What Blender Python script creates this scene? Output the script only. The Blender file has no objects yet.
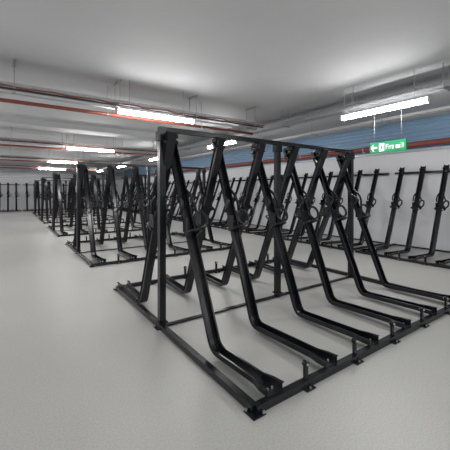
import bpy, bmesh, math, random
from mathutils import Vector, Matrix
random.seed(3)
S=bpy.context.scene
S.view_settings.view_transform='Standard'

# ---------------- materials ----------------
def mat(name,col,rough=.5,metal=0,emit=None,es=0,spec=None):
    m=bpy.data.materials.new(name); m.use_nodes=True
    b=m.node_tree.nodes['Principled BSDF']
    b.inputs['Base Color'].default_value=(*col,1)
    b.inputs['Roughness'].default_value=rough
    b.inputs['Metallic'].default_value=metal
    if spec is not None: b.inputs['Specular IOR Level'].default_value=spec
    if emit:
        b.inputs['Emission Color'].default_value=(*emit,1)
        b.inputs['Emission Strength'].default_value=es
    return m
def noisy(m,c1,c2,scale,detail=4,bump=0,bscale=200,rough=None):
    nt=m.node_tree; b=nt.nodes['Principled BSDF']
    tc=nt.nodes.new('ShaderNodeTexCoord')
    n=nt.nodes.new('ShaderNodeTexNoise'); n.inputs['Scale'].default_value=scale; n.inputs['Detail'].default_value=detail
    r=nt.nodes.new('ShaderNodeValToRGB')
    r.color_ramp.elements[0].position=.3; r.color_ramp.elements[1].position=.7
    r.color_ramp.elements[0].color=(*c1,1); r.color_ramp.elements[1].color=(*c2,1)
    nt.links.new(tc.outputs['Object'],n.inputs['Vector']); nt.links.new(n.outputs['Fac'],r.inputs['Fac'])
    nt.links.new(r.outputs['Color'],b.inputs['Base Color'])
    if bump:
        n2=nt.nodes.new('ShaderNodeTexNoise'); n2.inputs['Scale'].default_value=bscale
        nt.links.new(tc.outputs['Object'],n2.inputs['Vector'])
        bp=nt.nodes.new('ShaderNodeBump'); bp.inputs['Strength'].default_value=bump; bp.inputs['Distance'].default_value=.002
        nt.links.new(n2.outputs['Fac'],bp.inputs['Height']); nt.links.new(bp.outputs['Normal'],b.inputs['Normal'])
    if rough:
        mr=nt.nodes.new('ShaderNodeMapRange'); mr.inputs['To Min'].default_value=rough[0]; mr.inputs['To Max'].default_value=rough[1]
        nt.links.new(n.outputs['Fac'],mr.inputs['Value']); nt.links.new(mr.outputs['Result'],b.inputs['Roughness'])
    return m
M_floor=noisy(mat('floor_resin',(.45,.45,.44),.38,spec=.4),(.465,.465,.448),(.495,.495,.478),1.2,8,.3,180,(.36,.42))
nt=M_floor.node_tree; b=nt.nodes['Principled BSDF']; src=b.inputs['Base Color'].links[0].from_socket
tc=[n for n in nt.nodes if n.type=='TEX_COORD'][0]
v=nt.nodes.new('ShaderNodeTexNoise'); v.inputs['Scale'].default_value=90; v.inputs['Detail'].default_value=3
nt.links.new(tc.outputs['Object'],v.inputs['Vector'])
mr=nt.nodes.new('ShaderNodeMapRange'); mr.inputs['From Min'].default_value=.3; mr.inputs['From Max'].default_value=.7
mr.inputs['To Min'].default_value=.86; mr.inputs['To Max'].default_value=1.08
nt.links.new(v.outputs['Fac'],mr.inputs['Value'])
mx=nt.nodes.new('ShaderNodeMix'); mx.data_type='RGBA'; mx.blend_type='MULTIPLY'; mx.inputs[0].default_value=1
nt.links.new(src,mx.inputs[6]); nt.links.new(mr.outputs['Result'],mx.inputs[7]); nt.links.new(mx.outputs[2],b.inputs['Base Color'])

M_ceil=noisy(mat('ceiling_paint',(.5,.5,.5),.75),(.60,.605,.62),(.64,.648,.662),.8,5,.2,60)
M_wall=noisy(mat('wall_paint',(.6,.6,.6),.7),(.72,.73,.77),(.78,.79,.83),1.5,4)
M_rack=noisy(mat('rack_powdercoat',(.01,.011,.014),.3,.0,spec=.45),(.005,.006,.0085),(.009,.010,.014),3,3)
M_rack.node_tree.nodes['Principled BSDF'].inputs['Roughness'].default_value=.24
M_bolt=mat('zinc_bolt',(.6,.6,.6),.3,1)
M_galv=noisy(mat('galvanised',(.45,.46,.48),.45,.5),(.36,.37,.39),(.48,.49,.51),20,3)
M_red=mat('sprinkler_pipe_paint',(.25,.065,.045),.45)
M_redc=mat('cable_red',(.24,.095,.06),.5)
M_blk=mat('cable_black',(.04,.035,.035),.5)
M_grey=mat('fixture_body',(.55,.56,.58),.4)
M_led=mat('led_diffuser',(.9,.9,.9),.4,0,(1,.985,.965),70)
M_blue=mat('louvre_blue_steel',(.25,.39,.54),.45,.15)
M_green=mat('exit_sign_green',(.0,.16,.06),.4,0,(.0,.35,.14),.05)
M_white=mat('exit_sign_white',(.9,.9,.9),.4,0,(1,1,1),.2)

class MB:
    def __init__(s): s.bm=bmesh.new(); s.mats=[]
    def mi(s,m):
        if m not in s.mats: s.mats.append(m)
        return s.mats.index(m)
    def box(s,lo,hi,m):
        i=s.mi(m)
        vs=[s.bm.verts.new((x,y,z)) for x in (lo[0],hi[0]) for y in (lo[1],hi[1]) for z in (lo[2],hi[2])]
        for f in ((0,1,3,2),(4,6,7,5),(0,4,5,1),(2,3,7,6),(0,2,6,4),(1,5,7,3)):
            fc=s.bm.faces.new([vs[k] for k in f]); fc.material_index=i
    def beam(s,a,b,w,h,m,up=(0,0,1)):
        a=Vector(a);b=Vector(b);d=(b-a).normalized();u=Vector(up)
        if abs(d.dot(u))>.98:u=Vector((1,0,0))
        r=d.cross(u).normalized();u=r.cross(d)
        i=s.mi(m);rings=[]
        for p in(a,b):
            rings.append([s.bm.verts.new(p+r*x*w/2+u*y*h/2) for x,y in((-1,-1),(1,-1),(1,1),(-1,1))])
        for k in range(4):
            s.bm.faces.new([rings[0][k],rings[0][(k+1)%4],rings[1][(k+1)%4],rings[1][k]]).material_index=i
        s.bm.faces.new(rings[0][::-1]).material_index=i; s.bm.faces.new(rings[1]).material_index=i
    def tube(s,pts,rad,m,n=10,closed=False,smooth=True):
        pts=[Vector(p) for p in pts]; i=s.mi(m); rings=[]
        N=len(pts); prev=None
        for k,p in enumerate(pts):
            if closed: d=pts[(k+1)%N]-pts[k-1]
            else: d=pts[min(k+1,N-1)]-pts[max(k-1,0)]
            d.normalize()
            if prev is None:
                u=Vector((0,0,1)) if abs(d.z)<.9 else Vector((1,0,0))
            else: u=prev
            r=d.cross(u)
            if r.length<1e-4: r=d.cross(Vector((1,0,0)))
            r.normalize(); u=r.cross(d); prev=u
            rings.append([s.bm.verts.new(p+(r*math.cos(a)+u*math.sin(a))*rad) for a in [2*math.pi*q/n for q in range(n)]])
        R=range(N) if closed else range(N-1)
        for k in R:
            A=rings[k];B=rings[(k+1)%N]
            for q in range(n):
                f=s.bm.faces.new([A[q],A[(q+1)%n],B[(q+1)%n],B[q]]); f.material_index=i; f.smooth=smooth
        if not closed:
            s.bm.faces.new(rings[0][::-1]).material_index=i; s.bm.faces.new(rings[-1]).material_index=i
    def sweep(s,path,prof,X,m,wscale=None):
        i=s.mi(m); rings=[];N=len(path)
        for k in range(N):
            p=Vector(path[k])
            d0=(Vector(path[min(k+1,N-1)])-Vector(path[max(k-1,0)])).normalized()
            nrm=Vector((d0.y,-d0.x))
            ws=wscale[k] if wscale else 1
            rings.append([s.bm.verts.new((X+w*ws,p.x+nrm.x*n,p.y+nrm.y*n)) for w,n in prof])
        L=len(prof)
        for k in range(N-1):
            for q in range(L):
                s.bm.faces.new([rings[k][q],rings[k][(q+1)%L],rings[k+1][(q+1)%L],rings[k+1][q]]).material_index=i
        for rg in(rings[0],rings[-1]):
            try:s.bm.faces.new(rg).material_index=i
            except: pass
    def mesh(s,name):
        bmesh.ops.recalc_face_normals(s.bm,faces=s.bm.faces)
        me=bpy.data.meshes.new(name); s.bm.to_mesh(me); s.bm.free()
        for m in s.mats: me.materials.append(m)
        return me
def obj(name,me,loc=(0,0,0),rz=0,bevel=0):
    o=bpy.data.objects.new(name,me); S.collection.objects.link(o); o.location=loc; o.rotation_euler=(0,0,rz)
    if bevel:
        b=o.modifiers.new('bevel','BEVEL'); b.width=bevel; b.segments=2; b.limit_method='ANGLE'
    return o

# ---------------- bike rack ----------------
def channel(mb,X,sgn,ky=-.62,ty=.16,topz=1.93):
    """sgn=-1 : foot towards -y"""
    T=.005;W=.038;Hh=.045;L=.016
    prof=[(-W-L,Hh),(-W,Hh),(-W,0),(W,0),(W,Hh),(W+L,Hh),(W+L,Hh-T),(W+T,Hh-T),(W+T,-T),(-W-T,-T),(-W-T,Hh-T),(-W-L,Hh-T)]
    top=Vector((ty,topz)); knee=Vector((ky,.03)); end=Vector((-1.46,.06))
    a=(top-knee).normalized(); c=(end-knee).normalized(); r=.09
    path=[top,knee+a*1.0,knee+a*r]
    for t in(.25,.5,.75):
        path.append((1-t)**2*(knee+a*r)+2*t*(1-t)*knee+t*t*(knee+c*r))
    path+= [knee+c*r,end-c*.17,end-c*.09,end]
    ws=[1,1,1,1,1,1,1,1,1.45,1.6]
    P=[( (p.x*-sgn) , p.y) for p in path]
    prof2=[(w,-n) for w,n in prof] if sgn==1 else prof
    mb.sweep(P,prof2,X,M_rack,ws)
    d=(knee-top).normalized(); nr=Vector((d.y,-d.x))
    def Q(p,n,w=0):
        q=p+nr*n
        return Vector((X+w,q.x*-sgn,q.y))
    for f,len_,wd in((.52,.20,.056),(.05,.10,.05)):
        base=top.lerp(knee,f); pts=[]
        pts.append(Q(base,.0,-wd)); pts.append(Q(base,len_*.55,-wd))
        for k in range(1,8):
            an=math.pi*k/8
            pts.append(Q(base,len_*.55+wd*math.sin(an),-wd*math.cos(an)))
        pts.append(Q(base,len_*.55,wd)); pts.append(Q(base,0,wd))
        mb.tube(pts,.013,M_rack,8)
    # locking ring standing off the side of the channel, with its carrier arm
    base=top.lerp(knee,.46)
    sd=1
    ring=[]
    for k in range(20):
        an=2*math.pi*k/20
        ring.append(Q(base+d*(.080*math.cos(an)),.06+.02*math.sin(an),sd*(.118+.058*math.sin(an))))
    mb.tube(ring,.016,M_rack,8,closed=True)
    for s2,ln in((1,.34),(-1,.26)):
        arm=[]
        for k in range(9):
            t=k/8
            arm.append(Q(base-d*(ln*(1-t)+.07*t),.03+.06*math.sin(math.pi*t),s2*(.048+(.06 if s2>0 else .03)*t*t)))
        mb.tube(arm,.015,M_rack,8)
    mb.beam(Q(base+d*.02,.02,sd*.04),Q(base+d*.11,.03,sd*.115),.014,.07,M_rack)
    mb.beam(Q(base+d*.02,.0,-.046),Q(base+d*.06,.10,-.050),.010,.14,M_rack)
    for w in(-.02,.02):
        mb.tube([(X+w,(end.x+.05)*-sgn,.055),(X+w,(end.x+.05)*-sgn,.074)],.008,M_bolt,6,smooth=False)

KN=[-.74,-.56,-.60,-.58,-.62,-.60]
def stub(mb,xs,y):
    mb.beam((xs,y,.05),(xs,y,.17),.035,.02,M_rack,up=(0,1,0))
    mb.tube([(xs,y-.017,.16),(xs,y+.017,.16)],.021,M_rack,12)
    mb.tube([(xs,y-.024,.16),(xs,y+.024,.16)],.010,M_bolt,6)
    mb.box((xs-.045,y-.055,0),(xs+.045,y+.055,.01),M_rack)
    mb.tube([(xs,y-.042,.005),(xs,y-.042,.022)],.008,M_bolt,6)
def rack_mesh(name,n,sp,x0,length,x0b):
    mb=MB(); D=1.46; lo=-D; hi=D; s=.05
    def rail(a,b): mb.beam(a,b,s,s,M_rack)
    rail((0,lo,.028),(length,lo,.028)); rail((0,hi,.028),(length,hi,.028))
    rail((.0,lo,.0281),(.0,hi,.0281)); rail((length,lo,.0281),(length,hi,.0281))
    mb.beam((0,0,.012),(length,0,.012),.05,.018,M_rack)
    for x in(0,length):
        for y in(lo,hi,0):
            mb.box((x-.05,y-.05,0),(x+.05,y+.05,.008),M_rack)
            for q in(-1,1): mb.tube([(x+q*.038,y-q*.038,.005),(x+q*.038,y-q*.038,.024)],.009,M_bolt,6,smooth=False)
    for x in (.02,length-.02,length/2):
        mb.beam((x,0,0),(x,0,2.0),.065,.065,M_rack)
        mb.box((x-.05,-.05,.05),(x+.05,.05,.062),M_rack)
        mb.box((x-.05,-.04,1.86),(x+.05,.04,1.95),M_rack)
    mb.beam((0,0,1.975),(length,0,1.975),.05,.05,M_rack)
    for k in range(n):
        X=x0+k*sp; Xb=x0b+k*sp
        channel(mb,X,-1,KN[k%6]); mb.beam((X,-.02,1.92),(X,.15,1.92),.05,.04,M_rack)
        channel(mb,Xb,1,-.64); mb.beam((Xb,.02,1.92),(Xb,-.15,1.92),.05,.04,M_rack)
        xs=X+.29
        if xs<length-.05:
            stub(mb,xs,lo); stub(mb,xs,hi)
    return mb.mesh(name)
big=rack_mesh('bike_rack_mesh',6,.58,.17,3.22,.07)
Y0=2.93
for k in range(5):
    obj('bike_rack',big,(1.24,Y0+k*4.5,0),0,.003)
def wall_rack_mesh(name,n,sp,length):
    mb=MB(); lo=-1.46
    mb.beam((0,lo,.028),(length,lo,.028),.05,.05,M_rack)
    mb.beam((0,.245,1.80),(length,.245,1.80),.06,.05,M_rack)
    mb.beam((0,.20,.02),(length,.20,.02),.05,.03,M_rack)
    for x in(.02,length-.02):
        mb.beam((x,lo,.0281),(x,.2,.0281),.05,.04,M_rack)
    for k in range(n):
        X=sp/2+k*sp
        channel(mb,X,-1,-.60)
        mb.beam((X,.10,1.80),(X,.235,1.80),.05,.04,M_rack)
        if k<n-1: stub(mb,X+sp/2,lo)
    return mb.mesh(name)
wallr=wall_rack_mesh('wall_bike_rack_mesh',7,.47,3.29)
y=4.05
while y<25.5:
    obj('wall_bike_rack',wallr,(7.78,y,0),-math.pi/2,.003)
    y+=3.45
for x in(-2.6,.85,4.2): obj('wall_bike_rack',wallr,(x,26.38,0),0,.003)

# ---------------- room ----------------
X0,X1,Ya,Yb,H=-3.2,8.1,-5.0,26.7,3.2
def slab(name,lo,hi,m):
    mb=MB(); mb.box(lo,hi,m); return obj(name,mb.mesh(name))
slab('floor',(X0-.2,Ya-.2,-.2),(X1+.2,Yb+.2,0),M_floor)
slab('ceiling',(X0-.2,Ya-.2,H),(X1+.2,Yb+.2,H+.2),M_ceil)
slab('wall_left',(X0-.2,Ya,0),(X0,Yb,H),M_wall)
slab('wall_right',(X1,Ya,0),(X1+.2,Yb,H),M_wall)
slab('wall_back',(X0-.2,Yb,0),(X1+.2,Yb+.2,H),M_wall)
slab('wall_front',(X0-.2,Ya-.2,0),(X1+.2,Ya,H),M_wall)
for yb in (9.4,20.0):
    slab('ceiling_beam' ,(X0,yb,H-.15),(4.95,yb+.6,H),M_ceil)
# corrugated cladding band: trapezoid ribs
mb=MB(); z=2.36
i=mb.mi(M_blue)
pts=[]; zz=z; P=.092
while zz<H-.12:
    pts+= [(X1-.030,zz),(X1-.030,zz+P*.35),(X1-.058,zz+P*.5),(X1-.058,zz+P*.85)]
    zz+=P
va=[mb.bm.verts.new((p[0],Ya+.02,p[1])) for p in pts]; vb=[mb.bm.verts.new((p[0],Yb-.02,p[1])) for p in pts]
for k in range(len(pts)-1): mb.bm.faces.new([va[k],va[k+1],vb[k+1],vb[k]]).material_index=i
mb.box((X1-.06,Ya+.02,z-.05),(X1-.001,Yb-.06,z),M_galv)
obj('corrugated_wall_panel',mb.mesh('corrugated_wall_panel'))
mb=MB()
mb.box((X0+.02,Yb-.05,2.28),(X1-.1,Yb-.001,2.36),M_galv)
for k in range(6): mb.box((X0+.02,Yb-.04,2.40+k*.1),(X1-.1,Yb-.001,2.46+k*.1),M_galv)
obj('wall_louvre',mb.mesh('wall_louvre'))

# ---------------- ceiling services ----------------
HR=H-.001
def services_x(Y,xa,xb,z=2.72):
    mb=MB()
    y0,y1=Y-.04,Y+.22
    mb.box((xa,y0,z+.10),(xb,y1,z+.104),M_galv)
    mb.box((xa,y0,z+.10),(xb,y0+.004,z+.15),M_galv); mb.box((xa,y1-.004,z+.10),(xb,y1,z+.15),M_galv)
    for j,(mm,rr) in enumerate(((M_redc,.013),(M_blk,.010),(M_redc,.010),(M_blk,.012))):
        mb.tube([(xa+q*(xb-xa)/40,y0+.03+j*.04+.008*math.sin(q*1.7+j),z+.12+.01*math.sin(q*.9+j*2)) for q in range(41)],rr,mm,6)
    mb.tube([(xa+q*(xb-xa)/40,y0-.02,z+.085+.012*math.sin(q*2.1)) for q in range(41)],.012,M_redc,6)
    mb.tube([(xa,y0+.03,z+.065),(xb,y0+.03,z+.065)],.014,M_blk,8)
    mb.tube([(xa,y1-.02,z+.05),(xb,y1-.02,z+.05)],.014,M_grey,8)
    x=xa+.35
    while x<xb:
        for yy in(y0-.015,y1+.015): mb.tube([(x,yy,z+.06),(x,yy,HR)],.006,M_galv,6)
        mb.box((x-.02,y0-.03,z+.075),(x+.02,y1+.03,z+.10),M_galv)
        mb.box((x-.02,y0-.03,H-.022),(x+.02,y1+.03,HR),M_galv)
        x+=1.45
    obj('cable_tray',mb.mesh('cable_tray'))
    mb=MB()
    yp=Y+.36
    mb.tube([(xa,yp,z-.02),(xb,yp,z-.02)],.03,M_red,14)
    x=xa+.8
    while x<xb:
        mb.tube([(x,yp,z),(x,yp,HR)],.005,M_galv,6)
        mb.tube([(x-.012,yp,z-.02),(x+.012,yp,z-.02)],.037,M_galv,14)
        x+=1.9
    x=xa+1.5
    while x<xb:
        mb.tube([(x,yp,z),(x,yp,z+.10)],.012,M_red,8); mb.tube([(x,yp,z+.10),(x,yp,z+.115)],.025,M_galv,8)
        x+=3.2
    obj('sprinkler_pipe',mb.mesh('sprinkler_pipe'))
for Y in(5.3,10.8,16.1,21.4):
    services_x(Y,X0+.02,4.7)
mb=MB()
for zz,xx,w in((2.84,5.12,.18),(3.02,5.55,.24)):
    mb.box((xx,Ya+.1,zz),(xx+w,Yb-.1,zz+.004),M_galv)
    mb.box((xx,Ya+.1,zz),(xx+.004,Yb-.1,zz+.05),M_galv); mb.box((xx+w-.004,Ya+.1,zz),(xx+w,Yb-.1,zz+.05),M_galv)
    y=Ya+.5
    while y<Yb:
        for dx in(-.02,w+.02): mb.tube([(xx+dx,y,zz-.02),(xx+dx,y,HR)],.005,M_galv,6)
        mb.box((xx-.04,y-.02,zz-.025),(xx+w+.04,y+.02,zz),M_galv); y+=1.6
for j,(mm,rr) in enumerate(((M_redc,.011),(M_blk,.01),(M_grey,.012))):
    mb.tube([(5.17+j*.04,Ya+.1+q*(Yb-Ya-.2)/60,2.86) for q in range(61)],rr,mm,6)
obj('cable_tray',mb.mesh('cable_tray'))
mb=MB()
mb.tube([(7.88,Ya+.05,2.46),(7.88,Yb-.05,2.46)],.065,M_red,16)
y=Ya+1
while y<Yb:
    mb.box((7.84,y-.02,2.375),(8.02,y+.02,2.395),M_galv); mb.tube([(7.88,y-.015,2.46),(7.88,y+.015,2.46)],.072,M_galv,14); y+=2.2
obj('sprinkler_pipe',mb.mesh('sprinkler_pipe'))
mb=MB()
for xx,zz,r in((7.0,2.98,.035),(7.15,2.98,.025)):
    mb.tube([(xx,Ya+.05,zz),(xx,Yb-.05,zz)],r,M_grey,12)
y=Ya+.8
while y<Yb:
    mb.box((6.93,y-.015,2.925),(7.22,y+.015,2.945),M_galv)
    for dx in(6.94,7.21): mb.tube([(dx,y,2.93),(dx,y,HR)],.005,M_galv,6)
    y+=2
obj('conduit_run',mb.mesh('conduit_run'))

def batten():
    mb=MB(); L=1.45
    mb.box((-L/2,-.035,.035),(L/2,.035,.065),M_grey)
    n=12; i=mb.mi(M_led); rings=[]
    for x in(-L/2+.03,L/2-.03):
        rings.append([mb.bm.verts.new((x,.05*math.cos(a),.02-.05*math.sin(a))) for a in [-.35+(math.pi+.7)*k/n for k in range(n+1)]])
    for k in range(n):
        f=mb.bm.faces.new([rings[0][k],rings[0][k+1],rings[1][k+1],rings[1][k]]); f.material_index=i
    mb.bm.faces.new([rings[0][0],rings[0][n],rings[1][n],rings[1][0]]).material_index=mb.mi(M_grey)
    for x,s in((-L/2,1),(L/2-.03,1)):
        mb.box((x,-.053,-.033),(x+.03,.053,.045),M_grey)
    for x in(-.5,.5): mb.tube([(x,0,.06),(x,0,HR-2.66)],.006,M_galv,6)
    return mb.mesh('batten_light')
bm_=batten()
for Y in(-.8,5.2,10.6,15.9,21.2):
    for X in((2.16,-1.9) if Y>0 else (2.0,-1.5)):
        obj('batten_light',bm_,(X,Y,2.66))
for Y in(-2.2,2.72,7.3,12.0,16.7,21.4):
    obj('batten_light',bm_,(4.95,Y,2.66),math.pi/2)

# exit sign
mb=MB()
sx,ya,yb2,za,zb=5.30,2.50,3.12,2.02,2.21
mb.box((sx,ya,za),(sx+.03,yb2,zb),M_green)
x=sx-.003
def poly(pts,m):
    i=mb.mi(m); mb.bm.faces.new([mb.bm.verts.new((x,p[0],p[1])) for p in pts]).material_index=i
def U(u,v): return (yb2-u*(yb2-ya), za+v*(zb-za))
def rect(u0,v0,u1,v1,m=M_white): poly([U(u0,v0),U(u1,v0),U(u1,v1),U(u0,v1)],m)
poly([U(.04,.5),U(.10,.8),U(.13,.8),U(.09,.58),U(.22,.58),U(.22,.42),U(.09,.42),U(.13,.2),U(.10,.2)],M_white)
rect(.28,.15,.42,.85)
x=sx-.005
poly([U(.35,.68),U(.375,.68),U(.375,.8),U(.35,.8)],M_green)
poly([U(.32,.62),U(.38,.64),U(.37,.42),U(.40,.22),U(.375,.2),U(.35,.38),U(.31,.25),U(.295,.3),U(.335,.46)],M_green)
x=sx-.003
glyphs={'F':[(0,0,.2,1),(0,.8,1,1),(0,.45,.8,.62)],'i':[(.35,0,.6,.68),(.35,.8,.6,1)],'r':[(.1,0,.35,.68),(.1,.5,.9,.68)],
'e':[(0,0,.2,.68),(0,0,1,.16),(0,.26,1,.42),(0,.54,1,.68),(.8,.3,1,.68)],'x':[(0,0,.3,.22),(.7,0,1,.22),(.25,.2,.75,.48),(0,.46,.3,.68),(.7,.46,1,.68)],
't':[(.3,0,.55,1),(0,.54,.95,.7)],' ':[]}
u=.47
for ch in 'Fire exit':
    w=.028 if ch in 'i ' else .048
    for a,b1,c,d in glyphs[ch]: rect(u+a*w,.28+b1*.46,u+c*w,.28+d*.46)
    u+=w+.014
for yy in(ya+.08,yb2-.08): mb.tube([(sx+.015,yy,zb),(sx+.015,yy,2.84)],.004,M_galv,6)
obj('fire_exit_sign',mb.mesh('fire_exit_sign'))

w=bpy.data.worlds.new('world'); S.world=w; w.use_nodes=True
w.node_tree.nodes['Background'].inputs[0].default_value=(.5,.55,.6,1); w.node_tree.nodes['Background'].inputs[1].default_value=.2
c=bpy.data.cameras.new('cam'); co=bpy.data.objects.new('camera',c); S.collection.objects.link(co)
co.location=(0,0,1.36); co.rotation_euler=(math.pi/2,0,-math.radians(34.7))
c.lens=36*313/450; c.sensor_width=36; c.shift_y=-34/450; c.clip_start=.05
S.camera=co
